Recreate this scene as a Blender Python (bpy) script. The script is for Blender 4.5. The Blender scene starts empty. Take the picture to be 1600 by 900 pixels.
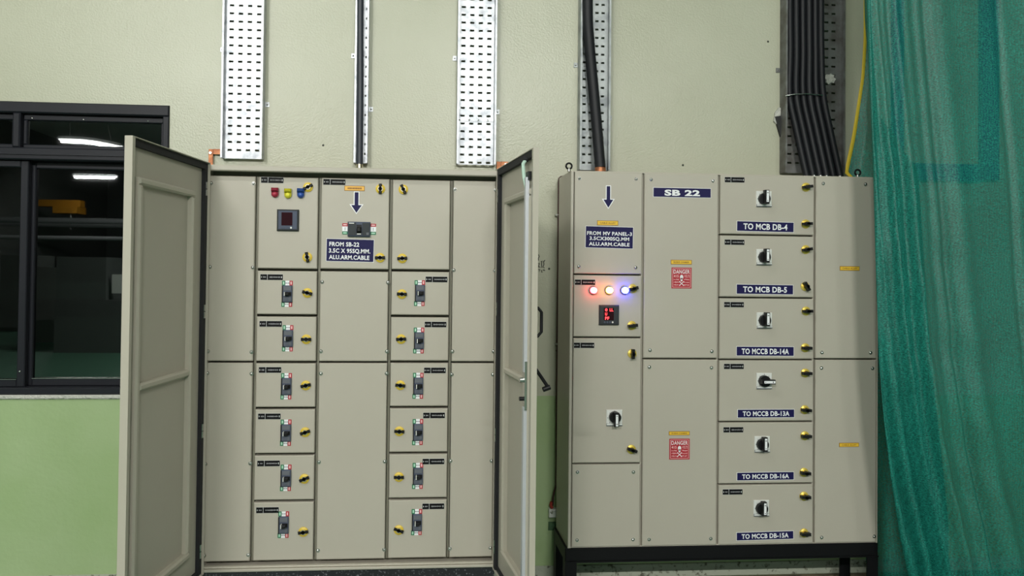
import bpy, math, random
from mathutils import Vector, Matrix
random.seed(7)
S = bpy.context.scene
COL = S.collection
R = math.radians
# ------------------------------------------------------------------ camera, light, exposure
ZC = 1.587                                   # eye height above the floor (floor is z = 0)
F, CX, CY = 1166.26, 737.8, 407.1            # focal length and principal point, for a 1600 x 900 frame
YAW, PIT, ROL = R(4.457), R(0.919), R(0.629)
FW = Vector((math.sin(YAW)*math.cos(PIT), math.cos(YAW)*math.cos(PIT), math.sin(PIT)))
_r = Vector((math.cos(YAW), -math.sin(YAW), 0)); _u = _r.cross(FW)
RT = math.cos(ROL)*_r + math.sin(ROL)*_u
UP = -math.sin(ROL)*_r + math.cos(ROL)*_u
cam = bpy.data.cameras.new('camera'); cam_o = bpy.data.objects.new('camera', cam); COL.objects.link(cam_o)
cam_o.matrix_world = Matrix(((RT.x, UP.x, -FW.x, 0), (RT.y, UP.y, -FW.y, 0), (RT.z, UP.z, -FW.z, ZC), (0, 0, 0, 1)))
cam.sensor_width = 36; cam.lens = F/1600*36
cam.shift_x = (800-CX)/1600; cam.shift_y = -(450-CY)/1600
cam.clip_start = .05; cam.clip_end = 200
S.camera = cam_o
S.view_settings.view_transform = 'Standard'; S.view_settings.look = 'None'
S.view_settings.gamma = 1; S.view_settings.use_curve_mapping = False
S.view_settings.exposure = -0.18
W = bpy.data.worlds.new('world'); S.world = W; W.use_nodes = True
W.node_tree.nodes['Background'].inputs[0].default_value = (.9, 1, .95, 1)
W.node_tree.nodes['Background'].inputs[1].default_value = .02
LAMP_Z = 4.95
# hall luminaires: x, y, watts of the lamp, label
LAMPS = [(-1.5, 0.8, 82, 'linear hall luminaire nearest above the panel boards'),
         (-5.4, 0.8, 60, 'linear hall luminaire nearest above the dark window'),
         (-3.1, -5.2, 980, 'linear hall luminaire in the second row, leftmost of that row'),
         (1.2, -5.2, 900, 'linear hall luminaire in the second row, second from its right end'),
         (4.6, -5.2, 220, 'added fill luminaire at the right end of the second row')]  # last entry is an added fill lamp to brighten the closed switchboard
REFLECTED = [(140, 219, 300, 'linear hall luminaire mirrored in the upper window pane'),
             (148, 275, 300, 'linear hall luminaire mirrored in the lower window pane'),
             (214, 324, 250, 'farthest linear hall luminaire, mirrored behind the open door edge')]

def ray(px, py): return FW + RT*((px-CX)/F) + UP*((CY-py)/F)
def P(px, py, Y):
    d = ray(px, py); v = d*(Y/d.y); return Vector((v.x, v.y, v.z+ZC))
def PP(px, py, p0, n):                       # where the line of sight meets a plane
    d = ray(px, py); c = Vector((0, 0, ZC)); t = (p0-c).dot(n)/d.dot(n); return c+d*t

# ------------------------------------------------------------------ materials
M = {}
def mat(name, col, rough=.5, metal=0, spec=.5, bump=None, emit=None, estr=0, var=None):
    m = bpy.data.materials.new(name); m.use_nodes = True; nt = m.node_tree; b = nt.nodes['Principled BSDF']
    b.inputs['Base Color'].default_value = (*col, 1); b.inputs['Roughness'].default_value = rough
    b.inputs['Metallic'].default_value = metal; b.inputs['Specular IOR Level'].default_value = spec
    if emit: b.inputs['Emission Color'].default_value = (*emit, 1); b.inputs['Emission Strength'].default_value = estr
    if bump or var:
        tc = nt.nodes.new('ShaderNodeTexCoord')
    if var:                                  # (scale, other colour, ramp lo, ramp hi)
        n = nt.nodes.new('ShaderNodeTexNoise'); n.inputs['Scale'].default_value = var[0]; n.inputs['Detail'].default_value = 5
        r = nt.nodes.new('ShaderNodeValToRGB'); r.color_ramp.elements[0].position = var[2]; r.color_ramp.elements[1].position = var[3]
        r.color_ramp.elements[0].color = (*col, 1); r.color_ramp.elements[1].color = (*var[1], 1)
        nt.links.new(tc.outputs['Object'], n.inputs['Vector']); nt.links.new(n.outputs['Fac'], r.inputs['Fac']); nt.links.new(r.outputs['Color'], b.inputs['Base Color'])
    if bump:                                 # (scale, strength, distance)
        n = nt.nodes.new('ShaderNodeTexNoise'); n.inputs['Scale'].default_value = bump[0]; n.inputs['Detail'].default_value = 3
        bp = nt.nodes.new('ShaderNodeBump'); bp.inputs['Strength'].default_value = bump[1]; bp.inputs['Distance'].default_value = bump[2]
        nt.links.new(tc.outputs['Object'], n.inputs['Vector']); nt.links.new(n.outputs['Fac'], bp.inputs['Height']); nt.links.new(bp.outputs['Normal'], b.inputs['Normal'])
    M[name] = m; return m
mat('panel', (.456, .424, .358), .45, bump=(260, .05, .001), var=(3, (.474, .442, .375), .35, .7))
mat('panel_edge', (.464, .432, .36), .4)
mat('carcass_shaded', (.20, .19, .145), .5)  # panel grey darkened, shade of the gaps put into the colour
mat('wall_upper', (.432, .437, .33), .30, spec=.45, bump=(105, .5, .0028), var=(1.7, (.467, .472, .365), .35, .65))
mat('wall_lower', (.31, .43, .20), .35, bump=(45, .25, .004), var=(2.2, (.36, .47, .25), .35, .65))
mat('plaster', (.55, .55, .5), .9, bump=(60, .8, .02))
mat('hole_dark', (.03, .03, .03), .9)
mat('aluminium_dark', (.013, .014, .019), .45, spec=.25)
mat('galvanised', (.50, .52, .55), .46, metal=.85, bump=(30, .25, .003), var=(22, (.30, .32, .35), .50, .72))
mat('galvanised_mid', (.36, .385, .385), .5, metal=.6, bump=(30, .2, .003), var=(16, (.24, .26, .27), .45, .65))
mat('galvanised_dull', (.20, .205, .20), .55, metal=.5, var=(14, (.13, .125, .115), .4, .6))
mat('cable_black', (.010, .011, .014), .5, spec=.3)
mat('cable_slate', (.03, .036, .048), .45)
mat('copper', (.46, .19, .085), .45, metal=.6, var=(30, (.28, .10, .045), .4, .6))
mat('brass', (.85, .62, .18), .25, metal=1)
mat('gold_ring', (.72, .55, .10), .35, metal=.35)
mat('brass_pale', (.75, .68, .5), .3, metal=1)
mat('yellow_plastic', (.70, .50, .05), .4)
mat('black_plastic', (.009, .009, .010), .4, spec=.3)
mat('dark_plastic', (.035, .04, .045), .5, spec=.25)
mat('slate_plastic', (.075, .09, .135), .5, spec=.25)
mat('grey_plastic', (.13, .14, .16), .5, spec=.25)
mat('white_plastic', (.72, .73, .70), .4)
mat('white_print', (.85, .86, .88), .5)
mat('navy', (.012, .010, .070), .5, spec=.2)
mat('label_grey', (.5, .5, .52), .5)
mat('black_print', (.005, .005, .006), .5, spec=.15)
mat('tag_yellow', (.80, .50, .04), .5)
mat('tag_orange', (.85, .46, .07), .5)
mat('tag_brown', (.25, .11, .015), .5)
mat('red_print', (.42, .014, .028), .5)
mat('pink_print', (.85, .55, .55), .5)
mat('green_print', (.015, .18, .075), .5)
mat('mint_print', (.5, .75, .6), .5)
mat('steel', (.62, .62, .6), .25, metal=1)
mat('zinc_white', (.58, .60, .64), .4, metal=.35)
mat('rubber', (.014, .014, .017), .8)
mat('stand_black', (.005, .005, .006), .5, spec=.2)
mat('granite', (.012, .012, .016), .35, var=(130, (.30, .30, .33), .60, .72))
mat('floor_green', (.085, .20, .135), .35)
mat('floor_strip', (.16, .12, .07), .7, var=(12, (.08, .06, .04), .4, .6))
mat('skirting', (.36, .39, .31), .7, bump=(60, .5, .004), var=(45, (.10, .10, .07), .56, .68))
mat('ceiling_sheet', (.8, .82, .8), .6)
mat('hall_grey', (.13, .14, .13), .8)
mat('hall_dark', (.10, .11, .105), .8)
mat('crane_yellow', (.5, .22, .015), .5)
mat('pipe_grey', (.30, .31, .32), .6)
mat('lamp_body', (.7, .7, .7), .5)
mat('lamp_glow', (1, 1, 1), .5, emit=(1, 1, .97), estr=22)
mat('red_off', (.22, .012, .03), .2); mat('yellow_off', (.45, .42, .01), .2); mat('blue_off', (.012, .05, .2), .2)
mat('red_dim', (.40, .03, .06), .25); mat('yellow_dim', (.75, .72, .06), .25); mat('blue_dim', (.03, .09, .38), .25)
mat('red_lit', (1, .3, .3), .3, emit=(1, .035, .045), estr=26)
mat('yellow_lit', (1, .8, .4), .3, emit=(1, .42, .045), estr=22)
mat('blue_lit', (.4, .4, 1), .3, emit=(.035, .045, 1), estr=44)
mat('display', (.03, .008, .012), .12)
mat('digit_red', (.8, .05, .05), .4, emit=(1, .05, .06), estr=3)
mat('mint_tape', (.45, .62, .52), .6)
mat('blue_paint', (.004, .02, .26), .5)
mat('marker', (.04, .045, .035), .7)
mat('red_wire', (.35, .03, .02), .5)
mat('wire_dark', (.05, .015, .012), .5)
mat('hem_yellow', (.72, .52, .03), .6)
mat('dark_green_paint', (.06, .13, .06), .6)

def glass_mat():
    m = bpy.data.materials.new('tinted_glass'); m.use_nodes = True; nt = m.node_tree; nt.nodes.clear()
    o = nt.nodes.new('ShaderNodeOutputMaterial'); mx = nt.nodes.new('ShaderNodeMixShader'); fr = nt.nodes.new('ShaderNodeFresnel')
    t = nt.nodes.new('ShaderNodeBsdfTransparent'); g = nt.nodes.new('ShaderNodeBsdfGlossy')
    fr.inputs['IOR'].default_value = 2.1; t.inputs['Color'].default_value = (.20, .26, .23, 1); g.inputs['Roughness'].default_value = .012
    g.inputs['Color'].default_value = (.9, .95, .95, 1)
    nt.links.new(fr.outputs[0], mx.inputs[0]); nt.links.new(t.outputs[0], mx.inputs[1]); nt.links.new(g.outputs[0], mx.inputs[2]); nt.links.new(mx.outputs[0], o.inputs[0])
    M['glass'] = m
glass_mat()

def net_mat():                               # shade net: woven green tape with open gaps
    m = bpy.data.materials.new('shade_net'); m.use_nodes = True; nt = m.node_tree; nt.nodes.clear(); N = nt.nodes.new; L = nt.links.new
    o = N('ShaderNodeOutputMaterial'); mx = N('ShaderNodeMixShader'); tr = N('ShaderNodeBsdfTransparent')
    pr = N('ShaderNodeBsdfPrincipled'); tl = N('ShaderNodeBsdfTranslucent'); m2 = N('ShaderNodeMixShader'); m2.inputs[0].default_value = .14
    tc = N('ShaderNodeTexCoord')
    def noise(sc, det, lo, hi, c0, c1):
        mp = N('ShaderNodeMapping'); mp.inputs['Scale'].default_value = sc; no = N('ShaderNodeTexNoise'); no.inputs['Scale'].default_value = 1; no.inputs['Detail'].default_value = det
        rp = N('ShaderNodeValToRGB'); rp.color_ramp.elements[0].position = lo; rp.color_ramp.elements[1].position = hi
        rp.color_ramp.elements[0].color = (*c0, 1); rp.color_ramp.elements[1].color = (*c1, 1)
        L(tc.outputs['Object'], mp.inputs[0]); L(mp.outputs[0], no.inputs['Vector']); L(no.outputs['Fac'], rp.inputs[0]); return rp, no
    op, _ = noise((150, 150, 420), 2, .36, .64, (.58,)*3, (.90,)*3); L(op.outputs[0], mx.inputs[0])          # woven gaps
    cr, fine = noise((110, 110, 300), 3, .32, .70, (.004, .13, .10), (.022, .36, .285))
    big, _ = noise((5, 5, 2.5), 3, .3, .7, (.82,)*3, (1.1,)*3)
    wv = N('ShaderNodeTexWave'); wv.inputs['Scale'].default_value = 24; wv.inputs['Distortion'].default_value = 9; wv.inputs['Detail'].default_value = 2; wv.inputs['Detail Scale'].default_value = .6
    wr = N('ShaderNodeValToRGB'); wr.color_ramp.elements[0].color = (.86, .86, .86, 1); wr.color_ramp.elements[1].color = (1.08, 1.08, 1.08, 1); L(tc.outputs['Object'], wv.inputs['Vector']); L(wv.outputs['Fac'], wr.inputs[0])
    a = N('ShaderNodeMixRGB'); a.blend_type = 'MULTIPLY'; a.inputs[0].default_value = 1; b_ = N('ShaderNodeMixRGB'); b_.blend_type = 'MULTIPLY'; b_.inputs[0].default_value = 1
    L(cr.outputs[0], a.inputs[1]); L(big.outputs[0], a.inputs[2]); L(a.outputs[0], b_.inputs[1]); L(wr.outputs[0], b_.inputs[2])
    L(b_.outputs[0], pr.inputs['Base Color']); L(b_.outputs[0], tl.inputs['Color'])
    pr.inputs['Roughness'].default_value = .4
    bp = N('ShaderNodeBump'); bp.inputs['Strength'].default_value = .5; bp.inputs['Distance'].default_value = .003
    L(fine.outputs['Fac'], bp.inputs['Height']); L(bp.outputs[0], pr.inputs['Normal'])
    L(pr.outputs[0], m2.inputs[1]); L(tl.outputs[0], m2.inputs[2]); L(tr.outputs[0], mx.inputs[1]); L(m2.outputs[0], mx.inputs[2]); L(mx.outputs[0], o.inputs[0])
    M['net'] = m
net_mat()

# ------------------------------------------------------------------ mesh helpers
class MB:
    def __init__(s): s.v = []; s.f = []; s.mi = []; s.sm = []; s.mats = []
    def m(s, name):
        if name not in s.mats: s.mats.append(name)
        return s.mats.index(name)
    def add(s, vs, fs, mt, smooth=False):
        b = len(s.v); s.v += [tuple(v) for v in vs]; k = s.m(mt)
        for f in fs: s.f.append(tuple(b+i for i in f)); s.mi.append(k); s.sm.append(smooth)
    def box(s, x0, x1, y0, y1, z0, z1, mt, ch=0, fr=None, chm=None):
        # ch: chamfer of the face at y0 (towards the viewer); fr: (origin, ex, ey, ez) local frame
        if ch:
            vs = [(x0,y1,z0),(x1,y1,z0),(x1,y1,z1),(x0,y1,z1),(x0,y0+ch,z0),(x1,y0+ch,z0),(x1,y0+ch,z1),(x0,y0+ch,z1),
                  (x0+ch,y0,z0+ch),(x1-ch,y0,z0+ch),(x1-ch,y0,z1-ch),(x0+ch,y0,z1-ch)]
            fs = [(3,2,1,0),(0,1,5,4),(1,2,6,5),(2,3,7,6),(3,0,4,7),(8,9,10,11),(4,5,9,8),(5,6,10,9),(6,7,11,10),(7,4,8,11)]
        else:
            vs = [(x0,y1,z0),(x1,y1,z0),(x1,y1,z1),(x0,y1,z1),(x0,y0,z0),(x1,y0,z0),(x1,y0,z1),(x0,y0,z1)]
            fs = [(3,2,1,0),(0,1,5,4),(1,2,6,5),(2,3,7,6),(3,0,4,7),(4,5,6,7)]
        if fr: o, ex, ey, ez = fr; vs = [o+ex*x+ey*y+ez*z for x, y, z in vs]
        s.add(vs, fs, mt)
    def cyl(s, c, axis, r, h, mt, n=20, r2=None, smooth=True):
        c = Vector(c); a = Vector(axis).normalized(); t = Vector((0,0,1)) if abs(a.z) < .9 else Vector((1,0,0))
        u = a.cross(t).normalized(); w = a.cross(u); r2 = r if r2 is None else r2
        A = [c+u*(r*math.cos(2*math.pi*i/n))+w*(r*math.sin(2*math.pi*i/n)) for i in range(n)]
        B = [c+a*h+u*(r2*math.cos(2*math.pi*i/n))+w*(r2*math.sin(2*math.pi*i/n)) for i in range(n)]
        s.add(A+B, [(i, (i+1) % n, n+(i+1) % n, n+i) for i in range(n)], mt, smooth)
        s.add(A, [tuple(range(n))[::-1]], mt); s.add(B, [tuple(range(n))], mt)
    def dome(s, c, axis, r, h, mt, n=18, k=5):
        c = Vector(c); a = Vector(axis).normalized(); t = Vector((0,0,1)) if abs(a.z) < .9 else Vector((1,0,0))
        u = a.cross(t).normalized(); w = a.cross(u); vs = []; fs = []
        for j in range(k):
            q = j/k*math.pi/2
            vs += [c+a*(h*math.sin(q))+u*(r*math.cos(q)*math.cos(2*math.pi*i/n))+w*(r*math.cos(q)*math.sin(2*math.pi*i/n)) for i in range(n)]
        vs.append(c+a*h)
        for j in range(k-1): fs += [(j*n+i, j*n+(i+1) % n, (j+1)*n+(i+1) % n, (j+1)*n+i) for i in range(n)]
        fs += [((k-1)*n+i, (k-1)*n+(i+1) % n, k*n) for i in range(n)]
        s.add(vs, fs, mt, True)
    def tube(s, pts, r, mt, n=14, ry=None):
        pts = [Vector(p) for p in pts]; vs = []; fs = []
        for i, p in enumerate(pts):
            d = (pts[min(i+1, len(pts)-1)]-pts[max(i-1, 0)]).normalized()
            t = Vector((0,-1,0)) if abs(d.y) < .9 else Vector((1,0,0)); u = d.cross(t).normalized(); w = d.cross(u)
            vs += [p+u*(r*math.cos(2*math.pi*k/n))+w*((ry or r)*math.sin(2*math.pi*k/n)) for k in range(n)]
        for i in range(len(pts)-1): fs += [(i*n+k, i*n+(k+1) % n, (i+1)*n+(k+1) % n, (i+1)*n+k) for k in range(n)]
        s.add(vs, fs, mt, True)
        s.add(vs[:n], [tuple(range(n))], mt); s.add(vs[-n:], [tuple(range(n))[::-1]], mt)
    def prism(s, poly, y0, y1, mt):           # poly in (x, z), extruded along y
        n = len(poly); vs = [(x, y0, z) for x, z in poly]+[(x, y1, z) for x, z in poly]
        s.add(vs, [tuple(range(n)), tuple(range(n, 2*n))[::-1]]+[(i, n+i, n+(i+1) % n, (i+1) % n) for i in range(n)], mt)
    def text(s, txt, x, z, y, h, mt, w=None, align='L', bold=.02):
        vs, fs = glyphs(txt, bold)
        x0 = min(v[0] for v in vs); x1 = max(v[0] for v in vs); z0 = 0; z1 = max(v[1] for v in vs)
        kz = h/(z1-z0); kx = w/(x1-x0) if w else kz; off = {'L': 0, 'C': -.5*(x1-x0)*kx}[align]
        s.add([(x+off+(a-x0)*kx, y, z+b*kz) for a, b in vs], fs, mt)
    def build(s, name, parent=None, origin=None, label=None):
        o3 = Vector(origin) if origin is not None else (WP[parent] if parent else Vector((0,0,0)))
        me = bpy.data.meshes.new(name); me.from_pydata([tuple(Vector(v)-o3) for v in s.v], [], s.f)
        for k in s.mats: me.materials.append(M[k])
        me.polygons.foreach_set('material_index', s.mi); me.polygons.foreach_set('use_smooth', s.sm); me.update()
        return link(name, me, o3, parent, label)
WP = {}
def link(name, data, wpos, parent=None, label=None):
    ob = bpy.data.objects.new(name, data); COL.objects.link(ob); WP[ob] = Vector(wpos)
    if parent: ob.parent = parent; ob.location = Vector(wpos)-WP[parent]
    else: ob.location = wpos
    if label: ob['label'] = label
    return ob
_src = {}
def inst(name, key, maker, wpos, parent, label=None):     # the same part again, sharing its mesh
    if key not in _src:
        mb = MB(); maker(mb); me = bpy.data.meshes.new(name); me.from_pydata(mb.v, [], mb.f)
        for k in mb.mats: me.materials.append(M[k])
        me.polygons.foreach_set('material_index', mb.mi); me.polygons.foreach_set('use_smooth', mb.sm); me.update(); _src[key] = me
    return link(name, _src[key], wpos, parent, label)
def thing(name, wpos, label, cat, group=None):
    ob = link(name, None, wpos); ob.empty_display_size = .1; return tag(ob, label, cat, group)
def tag(ob, label, cat, group=None):
    ob['label'] = label; ob['category'] = cat
    if group: ob['group'] = group
    return ob
def structure(ob): ob['kind'] = 'structure'; return ob
_gl = {}
def glyphs(txt, bold):
    if (txt, bold) not in _gl:
        cu = bpy.data.curves.new('lettering', 'FONT'); cu.body = txt; cu.size = 1; cu.offset = bold; cu.resolution_u = 3; cu.space_character = 1.06
        ob = bpy.data.objects.new('lettering', cu); COL.objects.link(ob)
        dg = bpy.context.evaluated_depsgraph_get(); me = bpy.data.meshes.new_from_object(ob.evaluated_get(dg))
        _gl[txt, bold] = ([(v.co.x, v.co.y) for v in me.vertices], [tuple(p.vertices) for p in me.polygons])
        bpy.data.objects.remove(ob); bpy.data.curves.remove(cu); bpy.data.meshes.remove(me)
    return _gl[txt, bold]

# ------------------------------------------------------------------ the hall
YW = 3.82                                    # wall face behind the boards
WX0, WX1 = P(-420, 400, YW).x, P(265.5, 166, YW).x
WZ1, WZ0 = P(140, 162, YW).z, P(100, 616.5, YW).z
DADO = P(850, 618.5, YW).z
HX0, HX1, HY0, HZ = -15, 11, -30, 7.0
def wall():
    b = MB(); T = .22
    def seg(x0, x1, z0, z1):
        if z1 <= DADO+1e-6: b.box(x0, x1, YW, YW+T, z0, z1, 'wall_lower')
        elif z0 >= DADO-1e-6: b.box(x0, x1, YW, YW+T, z0, z1, 'wall_upper')
        else: seg(x0, x1, z0, DADO); seg(x0, x1, DADO, z1)
    seg(HX0, WX0, 0, HZ); seg(WX0, WX1, 0, WZ0); seg(WX0, WX1, WZ1, HZ); seg(WX1, HX1, 0, HZ)
    return structure(b.build('wall_back'))
wall_o = wall()
b = MB(); b.box(HX0, HX1, HY0, YW+.22, -.12, 0, 'floor_green'); structure(b.build('floor'))
b = MB(); b.box(HX0, HX1, HY0, YW+.22, HZ, HZ+.1, 'ceiling_sheet'); structure(b.build('ceiling'))
b = MB(); b.box(HX0-.2, HX0, HY0, YW+.22, 0, HZ, 'hall_grey'); structure(b.build('wall_left'))
b = MB(); b.box(HX1, HX1+.2, HY0, YW+.22, 0, HZ, 'hall_grey'); structure(b.build('wall_right'))
b = MB(); b.box(HX0, HX1, HY0-.2, HY0, 0, HZ, 'hall_dark'); structure(b.build('wall_front'))
# dirty mortar fillet where the wall meets the floor
b = MB(); b.box(HX0, HX1, YW-.008, YW, .016, .085, 'skirting', ch=.003); b.box(HX0, HX1, YW-.03, YW-.008, 0, .016, 'floor_strip'); structure(b.build('baseboard_back'))
# sill under the window
b = MB(); b.box(WX0-.02, WX1+.01, YW-.012, YW+.05, WZ0-.022, WZ0, 'plaster', ch=.006); structure(b.build('trim_1'))

# window with dark aluminium frame, upper fixed lights and sliding sashes
def window():
    yf = YW-.012; root = structure(link('window_1', None, (0, YW, WZ0)))
    al = 'aluminium_dark'; X = lambda px, py: P(px, py, YW).x; Z = lambda px, py: P(px, py, YW).z
    tz0, tz1 = Z(140, 252), Z(140, 233)
    b = MB()
    b.box(WX0, WX1, yf, YW+.09, WZ1-.055, WZ1, al, ch=.006); b.box(WX0, WX1, yf, YW+.09, WZ0, WZ0+.035, al, ch=.006)
    b.box(WX1-.03, WX1, yf, YW+.09, WZ0+.035, WZ1-.055, al, ch=.004); b.box(WX0, WX0+.03, yf, YW+.09, WZ0+.035, WZ1-.055, al, ch=.004)
    b.build('window_frame', root)
    b = MB(); b.box(WX0+.03, WX1-.03, yf-.004, YW+.09, tz0, tz1, al, ch=.006); b.box(WX0+.03, WX1-.03, yf-.01, YW, tz0+.024, tz0+.034, al); b.build('transom', root)
    mx0, mx1 = X(21, 200), X(33, 200)
    b = MB(); b.box(mx0, mx1, yf, YW+.08, tz1, WZ1-.055, al, ch=.006); b.build('mullion', root)
    b = MB()                                  # glazing beads of the upper lights, with their rivets
    for a0, a1 in ((mx1, WX1-.03), (WX0+.03, mx0)):
        b.box(a0, a1, YW+.02, YW+.05, WZ1-.085, WZ1-.055, al, ch=.004); b.box(a0, a1, YW+.02, YW+.05, tz1, tz1+.02, al, ch=.004)
        b.box(a0, a0+.018, YW+.02, YW+.05, tz1+.02, WZ1-.085, al, ch=.004); b.box(a1-.018, a1, YW+.02, YW+.05, tz1+.02, WZ1-.085, al, ch=.004)
        for q in (.06, .42, .88): b.dome((a0+(a1-a0)*q, YW+.021, WZ1-.075), (0,-1,0), .005, .004, 'steel', n=8, k=3)
    b.build('glazing_bead', root)
    def pane(x0, x1, z0, z1, y, bow):         # slightly bowed sheet
        b = MB(); n = 12; vs = []; fs = []
        for k in range(2):
            for j in range(n+1):
                for i in range(n+1):
                    u, w = i/n, j/n
                    vs.append((x0+(x1-x0)*u, y+k*.005+bow*max(0, u-.42)**1.3*(w-.5), z0+(z1-z0)*w))
        N = (n+1)*(n+1)
        for j in range(n):
            for i in range(n):
                a = j*(n+1)+i; fs.append((a, a+1, a+n+2, a+n+1))
        b.add(vs[:N], fs, 'glass', True); return b.build('glass_pane', root)
    pane(mx1, WX1-.03, tz1, WZ1-.055, YW+.035, .0045); pane(WX0+.03, mx0, tz1, WZ1-.055, YW+.035, .0)
    sx0, sx1 = X(27, 420), X(39.5, 420); gx0 = X(45, 420)
    def sash(x0, x1, y, sl, sr):
        b = MB(); zb, zt = WZ0+.035, tz0
        b.box(x0, x0+sl, y, y+.03, zb, zt, al, ch=.004); b.box(x1-sr, x1, y, y+.03, zb, zt, al, ch=.004)
        b.box(x0+sl, x1-sr, y, y+.03, zb, zb+.036, al, ch=.004); b.box(x0+sl, x1-sr, y, y+.03, zt-.034, zt, al, ch=.004)
        b.box(x0+sl, x1-sr, y-.003, y+.01, zb+.036, zb+.0385, 'steel')
        b.build('sash', root); pane(x0+sl, x1-sr, zb+.036, zt-.034, y+.015, 0)
    sash(WX0+.03, sx1, YW+.012, .05, sx1-sx0); sash(sx1-.02, WX1-.03, YW+.05, gx0-sx1+.02, .05)
    b = MB(); b.dome(P(31, 580.5, YW+.012), (0,-1,0), .006, .006, 'steel', n=10, k=3); b.build('sash_stop', root)
    return root
window()
# dim store room behind the window
b = MB(); z0, z1 = .0, 3.2
b.box(HX0, WX1+1, YW+3.0, YW+3.1, z0, z1, 'hall_dark'); b.box(HX0, WX1+1, YW+.22, YW+3.0, -.12, z0, 'hall_dark'); b.box(HX0, WX1+1, YW+.22, YW+3.0, z1, z1+.1, 'hall_dark')
b.box(WX1+.9, WX1+1, YW+.22, YW+3.0, z0, z1, 'hall_dark'); b.box(HX0, HX0+.1, YW+.22, YW+3.0, z0, z1, 'hall_dark')
structure(b.build('wall_store'))

# hall luminaires: long lamp under a sheet-metal reflector, hung on two rods
def luminaire(x, y, z, watts, label):
    t = thing('ceiling_lamp', (x, y, z), label, 'lamp', 'linear luminaires of the hall')
    L = 1.5; b = MB()
    b.box(x-L/2, x+L/2, y-.10, y+.10, z+.03, z+.075, 'lamp_body'); b.box(x-L/2, x+L/2, y-.16, y-.10, z+.0, z+.04, 'lamp_body'); b.box(x-L/2, x+L/2, y+.10, y+.16, z+.0, z+.04, 'lamp_body')
    b.build('housing', t)
    b = MB(); b.box(x-L/2+.02, x+L/2-.02, y-.10, y+.10, z-.03, z+.05, 'lamp_glow'); b.build('diffuser', t)
    for q in (-.5, .5):
        b = MB(); b.cyl((x+q, y, z+.075), (0,0,1), .008, HZ-z-.075, 'steel', n=8); b.build('suspension_rod', t)
    for a in (-52, 52):                       # the two tubes, each shining out to its own side
        la = bpy.data.lights.new('lamp_light', 'AREA'); la.shape = 'RECTANGLE'; la.size = 1.4; la.size_y = .1; la.energy = watts/2; la.color = (1, .985, .94)
        lo = link('lamp_light', la, (x, y+(.06 if a > 0 else -.06), z-.045), t); lo.rotation_euler = (R(a), 0, 0)
    return t
for x, y, w, lb in LAMPS: luminaire(x, y, LAMP_Z, w, lb)
YG = YW+.04
for px, py, w, lb in REFLECTED:               # where the mirrored lamps hang in the hall
    d = ray(px, py); v = d*((LAMP_Z-ZC)/d.z); luminaire(max(HX0+1, v.x), 2*YG-v.y, LAMP_Z, w, lb)
def mirror(px, py, dist): d = ray(px, py); v = d*(dist/d.y); return Vector((v.x, 2*YG-v.y, v.z+ZC))
# the far side of the hall, which the window glass mirrors
p = mirror(110, 322, 30); q = mirror(300, 318, 30)
t = thing('crane_girder', (p.x, p.y, p.z), 'yellow overhead crane girder mirrored in the window', 'crane')
b = MB(); b.box(mirror(62, 322, 30).x, mirror(128, 322, 30).x, p.y-.2, p.y+.2, p.z-.03, p.z+.22, 'crane_yellow'); b.build('girder', t)
b = MB(); b.box(p.x-.5, p.x+.4, p.y-.4, p.y+.4, p.z-.3, p.z-.03, 'crane_yellow'); b.cyl((p.x, p.y, p.z-.9), (0,0,1), .03, .65, 'steel'); b.build('hoist', t)
for k, (py, dist, r) in enumerate(((345, 24, .09), (352, 27, .07), (372, 22, .06))):
    p = mirror(120, py, dist); b = MB(); b.cyl((HX0, p.y, p.z), (1,0,0), r, 20, 'pipe_grey', n=12)
    tag(b.build('overhead_pipe'), ['upper thick white pipe run mirrored in the window', 'middle white pipe run mirrored in the window', 'lowest thin white pipe run mirrored in the window'][k], 'pipe')
for k, (px, dist, w, h, lb) in enumerate(((60, 20, 1.4, 1.9, 'grey machine cabinet mirrored at the left of the window'), (105, 17, 1.2, 1.6, 'grey machine mirrored in the middle of the window'), (165, 15, 1.5, 1.8, 'dark machine mirrored at the right of the window'))):
    p = mirror(px, 500, dist); t = thing('machine', (p.x, p.y, 0), lb, 'machine')
    mt = 'hall_dark' if k == 2 else 'hall_grey'
    b = MB(); b.box(p.x-w/2, p.x+w/2, p.y-.5, p.y+.5, 0, h*.55, mt); b.box(p.x-w/2, p.x+w*.1, p.y-.45, p.y+.45, h*.55, h, mt); b.build('housing', t)
    b = MB(); b.box(p.x+w*.15, p.x+w*.42, p.y+.3, p.y+.36, h*.62, h*.82, 'white_plastic'); b.cyl((p.x+w*.28, p.y+.33, h*.55), (0,0,1), .025, h*.08, 'steel'); b.build('control_screen', t)

# marks on the wall
b = MB(); yy = YW-.0015
c = lambda px, py: P(px, py, yy)
for s in ([(841.5,397.5),(842.5,401),(841,404),(841.5,407)], [(840.5,412),(843,411),(841.5,416),(844,417.5),(841,417)], [(845,409),(847,407.5),(846,413),(847,417),(845.5,418)], [(849,409.5),(851.5,406.5),(849.5,408),(850,413),(848.5,418),(851,418.5)], [(841,421),(843.5,420.5),(842.5,424)], [(846,422),(847,426)], [(848,422.5),(850,421.5),(851.5,423)]):
    b.tube([c(*q) for q in s], .0022, 'marker', n=6, ry=.0006)
o = b.build('handwriting', wall_o)
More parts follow.
